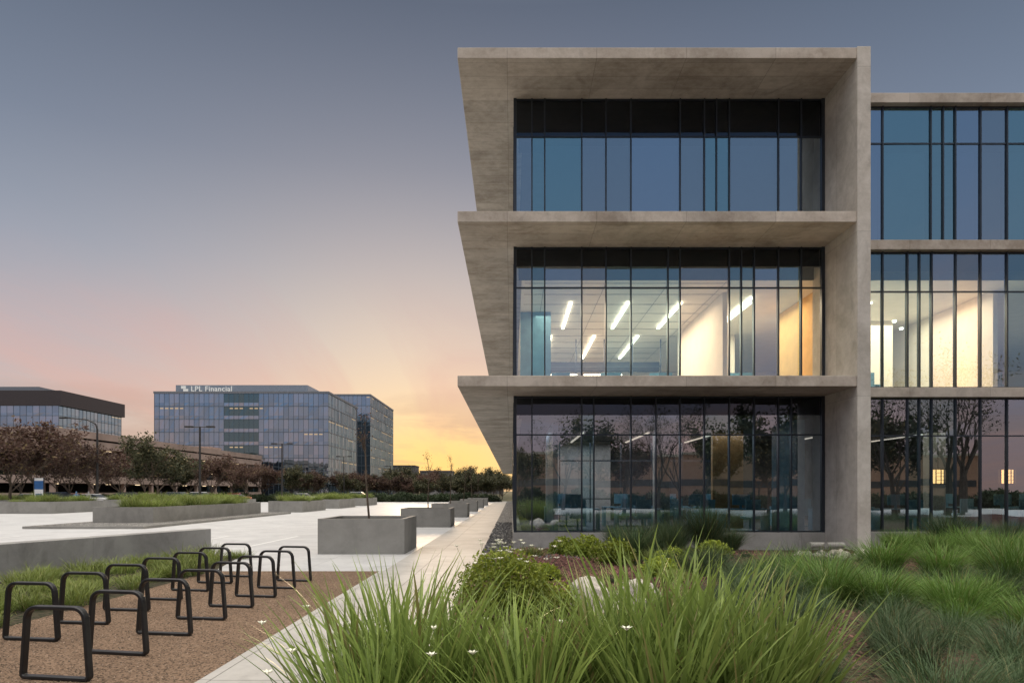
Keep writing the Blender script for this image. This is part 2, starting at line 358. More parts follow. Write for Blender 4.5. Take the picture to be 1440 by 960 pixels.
# ---------------- camera ----------------
cam=bpy.data.cameras.new('camera'); co=bpy.data.objects.new('camera',cam); COL.objects.link(co)
co.location=(0,0,1.75); co.rotation_euler=(math.radians(90),0,0); cam.lens=24; cam.sensor_width=36; cam.shift_y=210/1440
cam.clip_end=5000; cam.clip_start=0.05; S.camera=co

# ---------------- ground ----------------
rect('ground',-2500,2500,-2500,2500,-0.03,M_earth)
rect('parking_lot_pavement',-62,-2.8,14.9,108,0.0,M_lot)
rect('rear_pavement',-60,60,-50,-6,0.0,M_lot)
rect('walkway',-2.8,-0.86,-6,115,0.008,M_walk)
sheet('gravel_path',[(-6.5,-3),(-2.8,-3),(-2.8,14.9),(-6.5,14.9)],0.004,M_dg)
box('walkway_kerb',-2.88,-2.78,-3,14.9,-0.02,0.014,M_walk)
rect('gravel_strip',-0.86,0.4,15.5,115,0.006,M_gravel)
sheet('grass_bed_ground',[(-6.5,-3),(-6.5,14.9),(-7.3,18.4),(-8.2,18.5),(-14.6,-3)],0.005,M_soil)
rect('road',-400,-62,60,100,-0.012,M_asph)
def zbed(x,y):
    e=max(0,min(1,(x+0.86)/1.2))*max(0,min(1,(20.1-y)/1.5)); return 0.012+e*(0.10+0.07*math.sin(x*1.3+y*.4)+0.05*math.sin(y*1.7)+0.22*math.exp(-((x-6.5)/2.5)**2-((y-12)/3)**2))
nx,ny=80,60; V=[];F=[]
for j in range(ny+1):
    for i in range(nx+1):
        x=-0.86+ (41)*(i/nx)**1.5; y=-4+24.1*j/ny
        V.append((x,y,zbed(x,y)))
for j in range(ny):
    for i in range(nx):
        a=j*(nx+1)+i; F.append((a,a+1,a+nx+2,a+nx+1))
obj('planting_bed_ground',mesh('planting_bed_ground',V,F,M_mulch,smooth=True))
V=[];F=[]
for _ in range(12000):
    x=random.uniform(-.8,7.5);y=random.uniform(6.3,18.9);r=random.uniform(.012,.04);a=random.uniform(0,3.14);k=len(V);z=zbed(x,y)+.006
    cx,sx=math.cos(a)*r,math.sin(a)*r; zt=random.uniform(0,.03)
    V+=[(x-cx,y-sx,z),(x+sx*.4,y-cx*.4,z+zt),(x+cx,y+sx,z+zt*1.3),(x-sx*.4,y+cx*.4,z+.004)];F.append((k,k+1,k+2,k+3))
obj('bark_mulch_chips',mesh('bark_chips',V,F,simple('bark_chip',(0.20,0.095,0.08),.9,var=.5,vscale=15)))
V=[];F=[]
for _ in range(2600):
    x=random.uniform(-6.5,-2.9);y=random.uniform(5.9,14.8);r=random.uniform(.004,.011);k=len(V)
    V+=[(x-r,y,.005),(x,y-r,.005),(x+r,y,.005),(x,y+r,.005),(x+r*.2,y,.005+r*1.1)];F+=[(k,k+1,k+4),(k+1,k+2,k+4),(k+2,k+3,k+4),(k+3,k,k+4)]
obj('loose_grit',mesh('loose_grit',V,F,simple('grit',(0.32,0.24,0.18),.9,var=.5,vscale=30)))
ln=[]
for k in range(9): ln.append((-5.6-k*2.7-0.05,-5.6-k*2.7+0.05,21.5,26.5,0.003,0.0045))
for k in range(7): ln.append((-15.5,-10.5,30+k*2.8,30.1+k*2.8,0.003,0.0045))
boxes('bay_marking',ln,M_whitep)

# ---------------- office building ----------------
B=empty('office_building',(0,0,0))
YF=18.29; YG=20.2; XC0=9.24; XC1=9.60; YE=112
lev=[(4.55,4.84),(8.95,9.24),(13.33,13.62)]
for i,(a,b) in enumerate(lev):
    box(f'floor_slab_{i+1}',-1.46,XC0,YF,YE,a,b,M_slab,B,bevel=0.012)
    box(f'wing_slab_{i+1}',XC1,42,20.37,YE,a,b,M_slab,B,bevel=0.012)
    box(f'slab_infill_{i+1}',XC0,XC1,21.0,YE,a,b,M_slab,B)
box('shear_wall',XC0,XC1,YF-0.03,21.0,-0.1,13.635,M_wall,B,bevel=0.012)
box('plinth',0.03,XC0,YG-0.06,YG+0.25,-0.1,0.53,M_base,B,bevel=0.01)
box('side_plinth',0.03,0.3,YG+0.25,YE,-0.1,0.53,M_base,B)
box('wing_plinth',XC1,42,20.45,20.8,-0.1,0.53,M_base,B)
box('end_wall',0.3,42,YE-0.4,YE,0,4.55,M_base,B)
def glaze(tag,xs,y,z0,z1,trans,floor_i,main=True):
    V=[];F=[];MI=[];bars=[]
    pt=[0,1,2,0,0,1,0,2,2,0,0,1]; off=4 if z1>13 else (7 if z1<5 else 0)
    zs=[z0]+trans+([z1] if (z1>13 or not main) else [z1-.56,z1])
    for i in range(len(xs)-1):
        w=xs[i+1]-xs[i]; mi=off+(2 if w<0.42 else (pt[(i+floor_i*3)%12]))
        d=[random.uniform(-.004,.004) for _ in range(3)]
        for j in range(len(zs)-1):
            if j<2: d=[random.uniform(-.004,.004) for _ in range(3)]
            k=len(V)
            V+=[(xs[i],y+d[0],zs[j]),(xs[i+1],y+d[1],zs[j]),(xs[i+1],y+d[1]+d[2],zs[j+1]),(xs[i],y+d[0]+d[2],zs[j+1])]
            F.append((k,k+1,k+2,k+3)); MI.append(3 if (main and j==len(zs)-2) else mi)
    obj(f'glazing_{tag}',mesh('glazing',V,F,G,MI),B)
    for i,x in enumerate(xs):
        hw=0.019 if i not in (0,len(xs)-1) else 0.045
        bars.append((x-hw,x+hw,y-0.055,y+0.08,z0,z1))
    for z in [z0+0.025]+trans+[z1-0.03]:
        for i in range(len(xs)-1): bars.append((xs[i]+0.019,xs[i+1]-0.019,y-0.03,y+0.06,z-0.02,z+0.02))
    boxes(f'mullions_{tag}',bars,M_frame,B)
    box(f'shadow_box_{tag}',xs[0]+.05,xs[-1]-.05,y+.09,y+.11,z1-(1.12 if z1>13 else .56),z1-.002,M_spand,B)
px=lambda p:(p-720)/47.5
mainx=[0.09]+[px(p) for p in (748,766,818,852,887,939,956,1025,1042,1060,1094,1126)]+[9.19]
mainx3=[0.09]+[px(p) for p in (748,766,818,852,887,956,990,1007,1025,1094,1126)]+[9.19]
mainx1=[0.09]+[px(p) for p in (748,818,835,887,922,956,990,1025,1060,1094,1112)]+[9.19]
glaze('1',mainx1,YG,0.53,4.55,[3.41],0)
glaze('2',mainx,YG,4.84,8.95,[7.75],1)
glaze('3',mainx3,YG,9.24,13.33,[12.21],2)
def wings(pat):
    wx=[9.65]; i=0
    while wx[-1]<41: wx.append(wx[-1]+pat[i%len(pat)]); i+=1
    return wx
wx=wings([0.8,0.72,1.45,0.37,0.37,0.76]); wx2=wings([0.8,.72,.75,.36,.37,.72,.75])
glaze('wing_1',wx2,20.6,0.53,4.55,[3.41],1,False)
glaze('wing_2',wx2,20.6,4.84,8.95,[7.75],2,False)
glaze('wing_3',wx,20.6,9.24,13.33,[12.21],0,False)
for fi,(z0,z1,tz) in enumerate([(0.53,4.55,3.41),(4.84,8.95,7.75),(9.24,13.33,12.21)]):
    V=[];F=[];bars=[]; y=YG+0.06
    while y<YE-1:
        k=len(V); y2=y+1.5; V+=[(0.09,y,z0),(0.09,y2,z0),(0.09,y2,z1),(0.09,y,z1)]; F.append((k,k+1,k+2,k+3))
        if y>YG+1: bars.append((0.04,0.14,y-0.028,y+0.028,z0,z1))
        y=y2
    bars.append((0.06,0.12,YG+0.1,YE-1,tz-.03,tz+.03))
    obj(f'side_glazing_{fi}',mesh('side_glazing',V,F,G[0]),B); boxes(f'side_mullions_{fi}',bars,M_frame,B)
XR=41.5
box('ground_floor_slab',0.31,XR,20.9,YE-0.5,0.30,0.42,M_floor,B)
for fi,(z0,z1) in enumerate([(0.42,4.55),(4.84,8.95),(9.24,13.33)]):
    cz=[3.95,8.2,12.1][fi]
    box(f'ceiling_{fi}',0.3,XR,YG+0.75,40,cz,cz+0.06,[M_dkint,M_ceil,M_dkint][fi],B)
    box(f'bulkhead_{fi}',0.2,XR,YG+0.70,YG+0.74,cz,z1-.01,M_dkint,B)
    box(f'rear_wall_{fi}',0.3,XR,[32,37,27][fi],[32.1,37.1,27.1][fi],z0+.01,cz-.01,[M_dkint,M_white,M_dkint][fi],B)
M_blind=simple('roller_blind',(0.12,0.15,0.18),0.8,var=.05)
boxes('roller_blinds',[(mainx3[i]+.04,mainx3[i+1]-.04,YG+0.22,YG+0.23,9.3,12.05) for i in range(len(mainx3)-2) if mainx3[i+1]-mainx3[i]>0.5],M_blind,B)
boxes('wing_roller_blinds',[(wx[i]+.04,wx[i+1]-.04,20.82,20.83,9.3,12.05) for i in range(len(wx)-1) if wx[i+1]-wx[i]>0.5],M_blind,B)
F2=4.86
box('floor_finish_2',0.3,XR,YG+0.4,40,4.842,4.86,M_floor2,B)
box('partition_a',6.85,7.0,22.2,28.2,F2,8.19,M_white,B)
box('partition_b',7.0,9.2,28.2,28.35,F2,8.19,M_white,B)
box('partition_c',9.75,9.9,21.2,25,F2,8.19,M_yel,B)
box('partition_d',10.9,14.5,26,26.15,F2,8.19,M_white,B)
box('partition_e',15.5,15.65,22,30,F2,8.19,M_white,B)
box('partition_g',10.6,10.72,21.2,23.4,F2,8.19,M_white,B)
box('partition_f',0.3,1.4,24.6,24.7,F2,8.19,M_bluewall,B)
boxes('glass_office_front',[(1.5+k*1.2,1.54+k*1.2,29,29.05,F2,8.19) for k in range(5)]+[(1.5,6.3,28.94,28.99,7.0,7.06)],M_frame,B)
boxes('storage_wall',[(2.0,6.0,33,33.5,F2,6.2)],M_bluewall,B)
boxes('bulkhead_band',[(0.4,6.7,31,31.3,7.2,7.6)],M_dkint,B)
boxes('ceiling_grid',[(0.4,6.8,21.2+k*1.2,21.22+k*1.2,8.185,8.199) for k in range(12)]+[(x,x+.02,21,36,8.180,8.184) for x in (1.0,2.9,4.85,6.6)],simple('tile_joint',(.3,.28,.26)),B)
leds=[]
for x in (2.0,3.95,5.75,8.1,10.35,12.2): leds.append((x-.05,x+.05,23.2,26.9 if x<10 else 25.6,8.12,8.16))
for x in (1.6,3.4,5.2): leds.append((x-.05,x+.05,28.2,33.0,8.12,8.16))
leds.append((7.9,8.0,22.6,27.6,8.12,8.16))
for x in (2.6,4.6): leds.append((x-1.4,x+.3,30.4,30.48,6.9,6.95))
for (x,y) in ((1.4,26),(3.2,26.4),(5.0,26)): leds.append((x-.6,x+.9,y+4.5,y+4.56,6.1,6.15))
boxes('led_strips',leds,M_led,B)
def area(name,x,y,z,sx,sy,e,col=(1,.77,.52)):
    l=bpy.data.lights.new(name,'AREA'); l.shape='RECTANGLE'; l.size=sx; l.size_y=sy; l.energy=e; l.color=col
    o=bpy.data.objects.new(name,l); o.location=(x,y,z); COL.objects.link(o); o.parent=B
area('ceiling_lamp_1',3.6,26,8.05,5.5,6,800); area('ceiling_lamp_2',3.4,33,8.05,6,5,450)
area('ceiling_lamp_3',8.3,25,8.05,2.2,5,330); area('ceiling_lamp_4',12.8,24,8.05,4.5,4,480); area('ceiling_lamp_5',20,26,8.05,7,6,260)
area('ceiling_lamp_6',5,27,3.8,8,6,330,(.86,.90,1)); area('ceiling_lamp_7',16,26,3.8,9,6,240,(1,.8,.6))
def desk(x,y,z):
    return [(x-.8,x+.8,y-.4,y+.4,z+.70,z+.73),(x-.78,x-.73,y-.38,y+.38,z,z+.7),(x+.73,x+.78,y-.38,y+.38,z,z+.7),
       (x-.35,x+.25,y+.05,y+.08,z+.85,z+1.22),(x-.09,x-.01,y+.08,y+.11,z+.73,z+.95),
       (x-.25,x+.25,y-.95,y-.45,z+.42,z+.50),(x-.24,x+.24,y-1.0,y-.94,z+.5,z+1.05),(x-.03,x+.03,y-.73,y-.67,z+.05,z+.42),(x-.28,x+.28,y-.73,y-.67,z,z+.05)]
dd=[]
for x in (2.2,4.2,6.2,8.0,11,13,17,20):
    for y in (23.3,26.2): dd+=desk(x+random.uniform(-.2,.2),y,0.42)
boxes('desks_ground',dd,M_bluewall,B)
dd=[]
for x in (1.8,3.6,5.4,8.3,12.5,17):
    for y in (25,30.5): dd+=desk(x,y,F2)
boxes('desks_upper',dd,M_bluewall,B)
boxes('meeting_room_ground',[(2.0+k*1.3,2.05+k*1.3,29,29.06,.42,3.94) for k in range(6)]+[(2.0,8.5,28.93,28.98,3.0,3.06),(2.0,8.5,28.93,28.98,1.4,1.44)],M_frame,B)
boxes('linear_lights_ground',[(x-.04,x+.04,25,30,3.86,3.9) for x in (2.6,5.0,7.6,12,15.5)],emis('dim_led',(1,.85,.7,1),1.0),B)
box('wood_wall',7.2,8.3,24.5,24.7,.42,3.94,M_wood,B)
boxes('grey_wall',[(1.5,4.4,30.5,30.6,.42,3.94)],M_base,B)
boxes('teal_wall',[(1.3,1.45,21.6,26,.42,3.94),(8.75,9.0,21.0,23,.42,3.94)],M_bluewall,B)
boxes('interior_columns',[(x-.25,x+.25,24,24.5,.42,3.94) for x in (5.3,15,21)],M_base,B)
for (x,y) in ((14.1,22.6),(16.4,22.6),(12.4,24.6)):
    V=[];F=[];tube(V,F,[(x,y,2.0),(x,y,2.45)],[.16,.16],16); obj('lantern_shade',mesh('lantern',V,F,M_lant),B)
    boxes('lantern_frame',[(x-.17,x+.17,y-.17,y+.17,2.46,2.49),(x-.17,x+.17,y-.17,y+.17,1.96,1.99),(x-.008,x+.008,y-.008,y+.008,2.49,3.94)]+[(x+a*.165-.012,x+a*.165+.012,y+b*.165-.012,y+b*.165+.012,1.99,2.46) for a in(-1,0,1) for b in (-1,1)]+[(x-.17,x+.17,y-.185,y-.172,z,z+.012) for z in (2.1,2.22,2.34)],M_frame,B)
for (x,y) in ((12.6,22.5),(13.4,23.5)):
    V=[];F=[];tube(V,F,[(x,y,7.3),(x,y,7.36)],[.05,.07],12); obj('spot_lamp',mesh('spot',V,F,M_led),B)

# ---------------- low wall ----------------
a=Vector((-8.24,18.7,0)); b=Vector((-15.0,-3.7,0)); d=(b-a).normalized(); n=Vector((d.y,-d.x,0))*0.42
pts=[a,b,b+n,a+n]
V=[(p.x,p.y,z) for z in (-0.05,0.72) for p in pts]
o=obj('concrete_wall',mesh('concrete_wall',V,BF,M_lowwall)); bb=o.modifiers.new('b','BEVEL'); bb.width=.012; bb.segments=2

# ---------------- bike racks ----------------
def hoop_mesh():
    H=.69; wt=.325; wb=.365; r=.13; pts=[]
    def arc(cx,cz,a0,a1,rr,n=7):
        for i in range(n+1):
            a=math.radians(a0+(a1-a0)*i/n); pts.append((cx+rr*math.cos(a),cz+rr*math.sin(a)))
    arc(-wt+r,H-r,176,90,r); arc(wt-r,H-r,90,4,r); arc(wb-.05,.055,0,-90,.05,4); arc(-wb+.05,.055,-90,-180,.05,4)
    n=len(pts); V=[];F=[]; t=.036; hw=.034
    for i,(x,z) in enumerate(pts):
        xa,za=pts[i-1]; xb,zb=pts[(i+1)%n]; dx,dz=xb-xa,zb-za; l=math.hypot(dx,dz); nx_,nz_=dz/l,-dx/l
        for (s,yy) in ((0,-hw),(0,hw),(1,hw),(1,-hw)):
            V.append((x+nx_*t*s,yy,z+nz_*t*s))
    for i in range(n):
        for j in range(4):
            F.append((i*4+j,i*4+(j+1)%4,((i+1)%n)*4+(j+1)%4,((i+1)%n)*4+j))
    return mesh('bike_rack',V,F,M_black)
hm=hoop_mesh()
def rack(x,y):
    o=obj('bike_rack',hm,None,(x,y,0.0),(0,0,math.radians(-9+random.uniform(-1.5,1.5))))
    bv=o.modifiers.new('b','BEVEL'); bv.width=.010; bv.segments=3; bv.limit_method='ANGLE'
for k in range(8): rack(-4.22,6.32+k*0.985)
for k in range(8): rack(-5.62,7.0+k*0.985)

# ---------------- planters ----------------
def sapling(x,y,z,H,seed):
    me=tree_mesh('sapling',seed,H,H*.72,.35,160,.03,M_bark,M_brown,levels=3,r0=.032,nb=4)
    obj('young_tree',me,None,(x,y,z))
def planter(x0,x1,y0,y1,h,name='concrete_planter'):
    P=empty(name,((x0+x1)/2,(y0+y1)/2,0)); w=(x1-x0)/2; l=(y1-y0)/2; t=.12
    boxes('walls',[(-w,w,-l,-l+t,0,h),(-w,w,l-t,l,0,h),(-w,-w+t,-l+t,l-t,0,h),(w-t,w,-l+t,l-t,0,h)],M_plant,P)
    box('soil',-w+t,w-t,-l+t,l-t,.1,h-.08,M_soil,P); return P
for i,y in enumerate((18.9,33,45.5,58,70.5,83)):
    planter(-5.38,-2.98,y,y+2.4,.98-.08*min(i,1)); sapling(-4.2,y+1.2,.85,[3.3,3.0,3.4,3.1,3.5,3.2][i],40+i)
lawnA=grass_mesh('lawn_clump',260,.32,.42,.4,.35,.9,.012,M_grassl,seed=3)
lawnB=grass_mesh('lawn_clump',260,.32,.5,.4,.4,1.1,.012,M_grassl,seed=4)
def scatter(name,meshes,pts,smin,smax,zfun=lambda x,y:0.0):
    P=empty(name)
    for (x,y) in pts:
        s=random.uniform(smin,smax); obj('clump',random.choice(meshes),P,(x,y,zfun(x,y)),(random.uniform(-.08,.08),random.uniform(-.08,.08),random.uniform(0,6.28)),(s,s,s*random.uniform(.8,1.15)))
    return P
def rectpts(n,x0,x1,y0,y1): return [(random.uniform(x0,x1),random.uniform(y0,y1)) for _ in range(n)]
box('island_kerb',-22.6,-17.0,31.5,52.5,0.0,.12,M_plant); rect('island_gravel',-22.4,-17.2,31.7,52.3,.125,M_gravel)
for (x0,x1,y0,y1,n) in ((-21.5,-18.4,35,50,60),(-20.0,-17.2,56,63,30),(-20.0,-17.2,68,75,26),(-20,-17.2,80,87,24),(-39.5,-35.5,52.5,60,30),(-39.5,-35.5,66,76,30),(-30,-27,62,72,30),(-50,-46,60,70,30)):
    planter(x0,x1,y0,y1,.92,'long_concrete_planter')
    scatter('planter_grass',[lawnA,lawnB],rectpts(n,x0+.4,x1-.4,y0+.4,y1-.4),.8,1.9,lambda x,y:.8)
pp=[]
while len(pp)<150:
    x=random.uniform(-13,-6.65); y=random.uniform(5,18.1)
    xw=-8.24+(18.7-y)*(-15+8.24)/22.4
    if xw+.2<x: pp.append((x,y))
scatter('strip_grass',[lawnA,lawnB],pp,.4,.95)

# ---------------- planting ----------------
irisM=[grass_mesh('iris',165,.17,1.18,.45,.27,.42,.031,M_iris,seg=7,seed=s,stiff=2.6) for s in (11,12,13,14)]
def flowers(n,parent,z0=.75,z1=1.02,sp=.35,r=.035):
    V=[];F=[];MI=[]
    for _ in range(n):
        cx=random.gauss(0,sp);cy=random.gauss(0,sp);cz=random.uniform(z0,z1)
        for k in range(6):
            a=k*math.pi/3+random.uniform(-.2,.2); b=len(V)
            V+=[(cx,cy,cz),(cx+r*.6*math.cos(a-.4),cy+r*.6*math.sin(a-.4),cz+.018),(cx+r*math.cos(a),cy+r*math.sin(a),cz+.022),(cx+r*.6*math.cos(a+.4),cy+r*.6*math.sin(a+.4),cz+.018)]
            F.append((b,b+1,b+2,b+3)); MI.append(0)
        n0=len(F); tube(V,F,[(cx*.4,cy*.4,.1),(cx*.8,cy*.8,cz*.7),(cx,cy,cz)],[.004,.003,.002],3); MI+=[1]*(len(F)-n0)
    obj('flowers',mesh('flowers',V,F,[M_petal,M_stem],MI),parent)
iris=[(-1.1,4.7,.84),(-.85,5.0,.98),(-.62,4.5,1.0),(-.35,4.3,.82),(-.05,4.5,.74),(.2,4.2,.72),(.48,4.5,.76),(.72,4.3,.86),(.95,4.85,1.02),(1.15,4.45,.98),(1.42,4.85,.98),(1.62,4.35,.88),(-.85,4.1,.85),(.1,3.95,.74),(.9,3.9,.8),(1.85,4.6,.78),(1.35,4.05,.8)]
for i,(x,y,s) in enumerate(iris):
    P=empty('iris_plant',(x,y,zbed(x,y)))
    obj('leaves',irisM[i%4],P,rot=(0,0,random.uniform(0,6)),scale=(s,s,s))
    if i in (0,3,7,12): flowers(3,P,.7,.9)
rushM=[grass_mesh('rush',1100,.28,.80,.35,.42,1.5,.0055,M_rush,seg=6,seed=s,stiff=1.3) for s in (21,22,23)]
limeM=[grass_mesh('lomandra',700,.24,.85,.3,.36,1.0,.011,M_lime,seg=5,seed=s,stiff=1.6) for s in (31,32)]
def jit(x0,x1,y0,y1,st,cond=lambda x,y:True):
    r=[];x=x0
    while x<x1:
        y=y0
        while y<y1:
            a=x+random.uniform(-.4,.4)*st;b=y+random.uniform(-.4,.4)*st
            if cond(a,b): r.append((a,b))
            y+=st
        x+=st
    return r
def c_r(x,y):
    if y<5.6: return x>2.6
    if y<8: return x>2.0
    if y<11 and x<2.9: return False
    if 13.0<y and x<7.0: return False
    if y>11.6 and 5.6<x<9.7: return False
    return x>2.3+.14*(y-8)
rp=jit(1.9,19,4.4,19.3,.84,c_r)
lz=lambda x,y:(4.2<x<9 and 7.6<y<12.6 and math.sin(x*1.7+y*1.3)>-.4) or (9.9<x<12.0 and y>14.5)
scatter('rush_grass',rushM,[p for p in rp if not lz(*p)],.5,.95,zbed)
scatter('lomandra_grass',limeM,[p for p in rp if lz(*p)],.6,1.0,zbed)
tall=grass_mesh('tall_rush',1300,.28,1.10,.3,.32,.7,.007,M_rush,seg=5,seed=77,stiff=1.6)
scatter('tall_rush_grass',[tall],[(2.9,18.7),(3.7,18.5),(4.5,18.9),(5.3,18.7),(4.1,17.8),(5.9,18.5),(3.0,17.2),(11.7,18.3),(12.6,17.8),(13.4,18.4),(12.2,17.0),(14.6,18.2)],.6,1.0,zbed)
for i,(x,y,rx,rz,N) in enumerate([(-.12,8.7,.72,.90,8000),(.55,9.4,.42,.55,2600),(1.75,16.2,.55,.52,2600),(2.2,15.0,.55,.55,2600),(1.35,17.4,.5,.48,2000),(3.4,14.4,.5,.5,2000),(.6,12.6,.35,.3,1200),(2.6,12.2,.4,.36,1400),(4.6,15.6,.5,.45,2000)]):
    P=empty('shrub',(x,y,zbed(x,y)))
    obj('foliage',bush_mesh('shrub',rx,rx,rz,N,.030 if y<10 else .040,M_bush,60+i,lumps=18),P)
    if i==0: flowers(36,P,.76,1.02,.34,.045)
scatter('mixed_groundcover',[lawnA,bush_mesh('groundcover',.3,.3,.25,500,.03,M_dkbush,90)],[(random.uniform(-.5,5.5),random.uniform(10.5,18.5)) for _ in range(26)],.4,.8,zbed)
def rock(x,y,s,seed):
    bm=bmesh.new(); bmesh.ops.create_icosphere(bm,subdivisions=4,radius=1)
    R=random.Random(seed); k=[(Vector((R.gauss(0,1),R.gauss(0,1),R.gauss(0,1))).normalized(),R.uniform(.6,.95)) for _ in range(12)]
    for v in bm.verts:
        for nn,dd_ in k:
            t=v.co.dot(nn)
            if t>dd_: v.co-=nn*(t-dd_)
        v.co+=v.co*(0.03*math.sin(v.co.x*7+seed)*math.cos(v.co.y*6)+0.015*math.sin(v.co.z*21+v.co.x*17))
    me=bpy.data.meshes.new('boulder'); bm.to_mesh(me); bm.free(); me.materials.append(M_rock)
    obj('boulder',me,None,(x,y,zbed(x,y)+.1*s[2]),(0,0,R.uniform(0,6)),s)
rock(1.15,9.9,(.50,.38,.46),1); rock(1.85,10.1,(.38,.30,.34),2); rock(1.5,9.3,(.22,.18,.18),9)
for i in range(11): rock(8.0+random.uniform(-.8,1.0),17.4+random.uniform(-.8,.5),(random.uniform(.16,.32),random.uniform(.14,.26),random.uniform(.14,.24)),20+i)
V=[];F=[]
for k in range(2): tube(V,F,[(7.4+.42*k,17.0,.40),(7.95+.42*k,17.25,.38)],[.075,.075],14)
obj('drain_pipe',mesh('drain_pipe',V,F,M_base))
V=[];F=[]
for _ in range(1500):
    x=random.uniform(-.84,0.0) if random.random()<.8 else random.uniform(-.8,1.6);y=15.5+22*random.random()**1.6;r=random.uniform(.02,.05);k=len(V)
    if x>0 and y>19.9: continue
    z=zbed(x,y) if y<20 else 0.006
    V+=[(x-r,y,z),(x,y-r,z),(x+r,y,z),(x,y+r,z),(x-r*.4,y-r*.4,z+r*.9),(x+r*.5,y-r*.3,z+r),(x+r*.4,y+r*.5,z+r*.8),(x-r*.5,y+r*.4,z+r*.9)]
    F+=[(k,k+1,k+5,k+4),(k+1,k+2,k+6,k+5),(k+2,k+3,k+7,k+6),(k+3,k,k+4,k+7),(k+4,k+5,k+6,k+7)]
obj('pebbles',mesh('pebbles',V,F,simple('pebble',(0.2,0.19,0.18),.8,var=.5,vscale=12)))

# ---------------- distant buildings ----------------
def mirrorglass(name,col,rough,mix=.75,dcol=(0.05,0.07,0.1,1)):
    m,nt,out=newmat(name)
    gl=nt.new('ShaderNodeBsdfGlossy'); gl.inputs[0].default_value=col; gl.inputs['Roughness'].default_value=rough
    df=nt.new('ShaderNodeBsdfDiffuse'); df.inputs[0].default_value=dcol
    mx=nt.new('ShaderNodeMixShader'); mx.inputs[0].default_value=mix; nt.set(mx.inputs[1],df.outputs[0]); nt.set(mx.inputs[2],gl.outputs[0]); nt.set(out.inputs[0],mx.outputs[0]); return m
DG=[mirrorglass('tower_glass_a',(.44,.60,.72,1),.03),mirrorglass('tower_glass_b',(.37,.53,.66,1),.03),mirrorglass('tower_glass_c',(.52,.66,.78,1),.03),
    mirrorglass('tower_glass_d',(.22,.36,.40,1),.05,.6,(.03,.05,.05,1)),emis('lit_window',(1,.72,.42,1),.6),simple('spandrel',(.10,.13,.16),.4)]
def curtain(name,P,p0,p1,z0,z1,floor_h,bay,seed,dark_range=None,lit=.03):
    R=random.Random(seed); p0=Vector(p0);p1=Vector(p1);L_=(p1-p0).length;d=(p1-p0)/L_; nn=Vector((d.y,-d.x))
    nb=max(1,round(L_/bay)); nf=max(1,round((z1-z0)/floor_h)); V=[];F=[];MI=[];BV=[];BFc=[]
    fh=(z1-z0)/nf
    for f in range(nf):
        run=0
        for b in range(nb):
            a=p0+d*(L_*b/nb); c_=p0+d*(L_*(b+1)/nb)
            j=[R.uniform(-.02,.02) for _ in range(4)]
            for (za,zb,sp) in ((z0+f*fh,z0+f*fh+fh*.28,1),(z0+f*fh+fh*.28,z0+(f+1)*fh,0)):
                k=len(V); q=[a+nn*j[0],c_+nn*j[1],c_+nn*j[2],a+nn*j[3]]
                V+=[(q[0].x,q[0].y,za),(q[1].x,q[1].y,za),(q[2].x,q[2].y,zb),(q[3].x,q[3].y,zb)]; F.append((k,k+1,k+2,k+3))
                m=R.choice([0,0,1,2]) if not sp else R.choice([1,1,0])
                if dark_range and dark_range[0]<(b/nb)<dark_range[1]: m=3 if not sp else 2
                MI.append(m)
            if run==0 and R.random()<lit: run=R.randint(1,5)
            if run>0:
                run-=1; k=len(V); q0=a+nn*.03+d*.25; q1=c_+nn*.03-d*.25; zz=z0+(f+1)*fh-.75
                V+=[(q0.x,q0.y,zz),(q1.x,q1.y,zz),(q1.x,q1.y,zz+.3),(q0.x,q0.y,zz+.3)]; F.append((k,k+1,k+2,k+3)); MI.append(4)
    obj(name+'_glass',mesh(name,V,F,DG,MI),P)
    def bar(a,b_,za,zb,out_=.12):
        k=len(BV)
        for z in (za,zb): BV.extend([(v.x,v.y,z) for v in (a,b_,b_+nn*out_,a+nn*out_)])
        BFc.extend([tuple(k+i for i in f) for f in BF])
    for b in range(nb+1):
        a=p0+d*(L_*b/nb); bar(a-d*.04,a+d*.04,z0,z1,.08)
    for f in range(nf+1): bar(p0,p1,z0+f*fh-.08,z0+f*fh+.08,.12)
    obj(name+'_grid',mesh(name+'_g',BV,BFc,DG[5]),P)
M_roof=simple('roof_metal',(.18,.20,.23),.5); M_core=simple('core',(.05,.055,.06),.6); M_screen=simple('roof_screen',(.26,.31,.37),.4,.3)
P=empty('glass_office_building')
box('core',-104.6,-54.0,200.3,238,0,30.0,M_core,P)
curtain('front',P,(-104.8,200),(-53.8,200),0,30.3,3.8,1.45,1,(.38,.60),.05)
curtain('side',P,(-53.8,200),(-53.8,236),0,30.3,3.8,1.7,2,None,.08)
box('roof',-105,-53.6,199.8,238,30.3,30.9,M_roof,P); box('roof_screen',-99,-60.2,201,234,30.9,32.9,M_screen,P)
me_t=emis('sign_letters',(1,.97,.92,1),.6)
cu=bpy.data.curves.new('building_sign','FONT'); cu.body='LPL Financial'; cu.size=2.15; cu.extrude=.1; cu.space_character=1.08; cu.materials.append(me_t)
o=bpy.data.objects.new('letters',cu); COL.objects.link(o); o.location=(-94.4,200.6,31.05); o.rotation_euler=(math.radians(90),0,0)
PS=empty('building_sign'); o.parent=PS
boxes('logo',[(-97.2,-95.9,200.5,200.7,31.8,32.6),(-96.6,-95.2,200.5,200.7,30.98,31.7)],me_t,PS)
P=empty('glass_office_tower')
box('core',-68.5,-54.3,260.3,309,0,37.8,M_core,P)
curtain('front',P,(-68.8,260),(-54,260),0,38,3.8,1.7,5,None,.03); curtain('side',P,(-54,260),(-54,310),0,38,3.8,1.7,6,None,.15)
box('roof',-69,-53.8,259.8,310.2,38,38.6,M_roof,P)
P=empty('office_block')
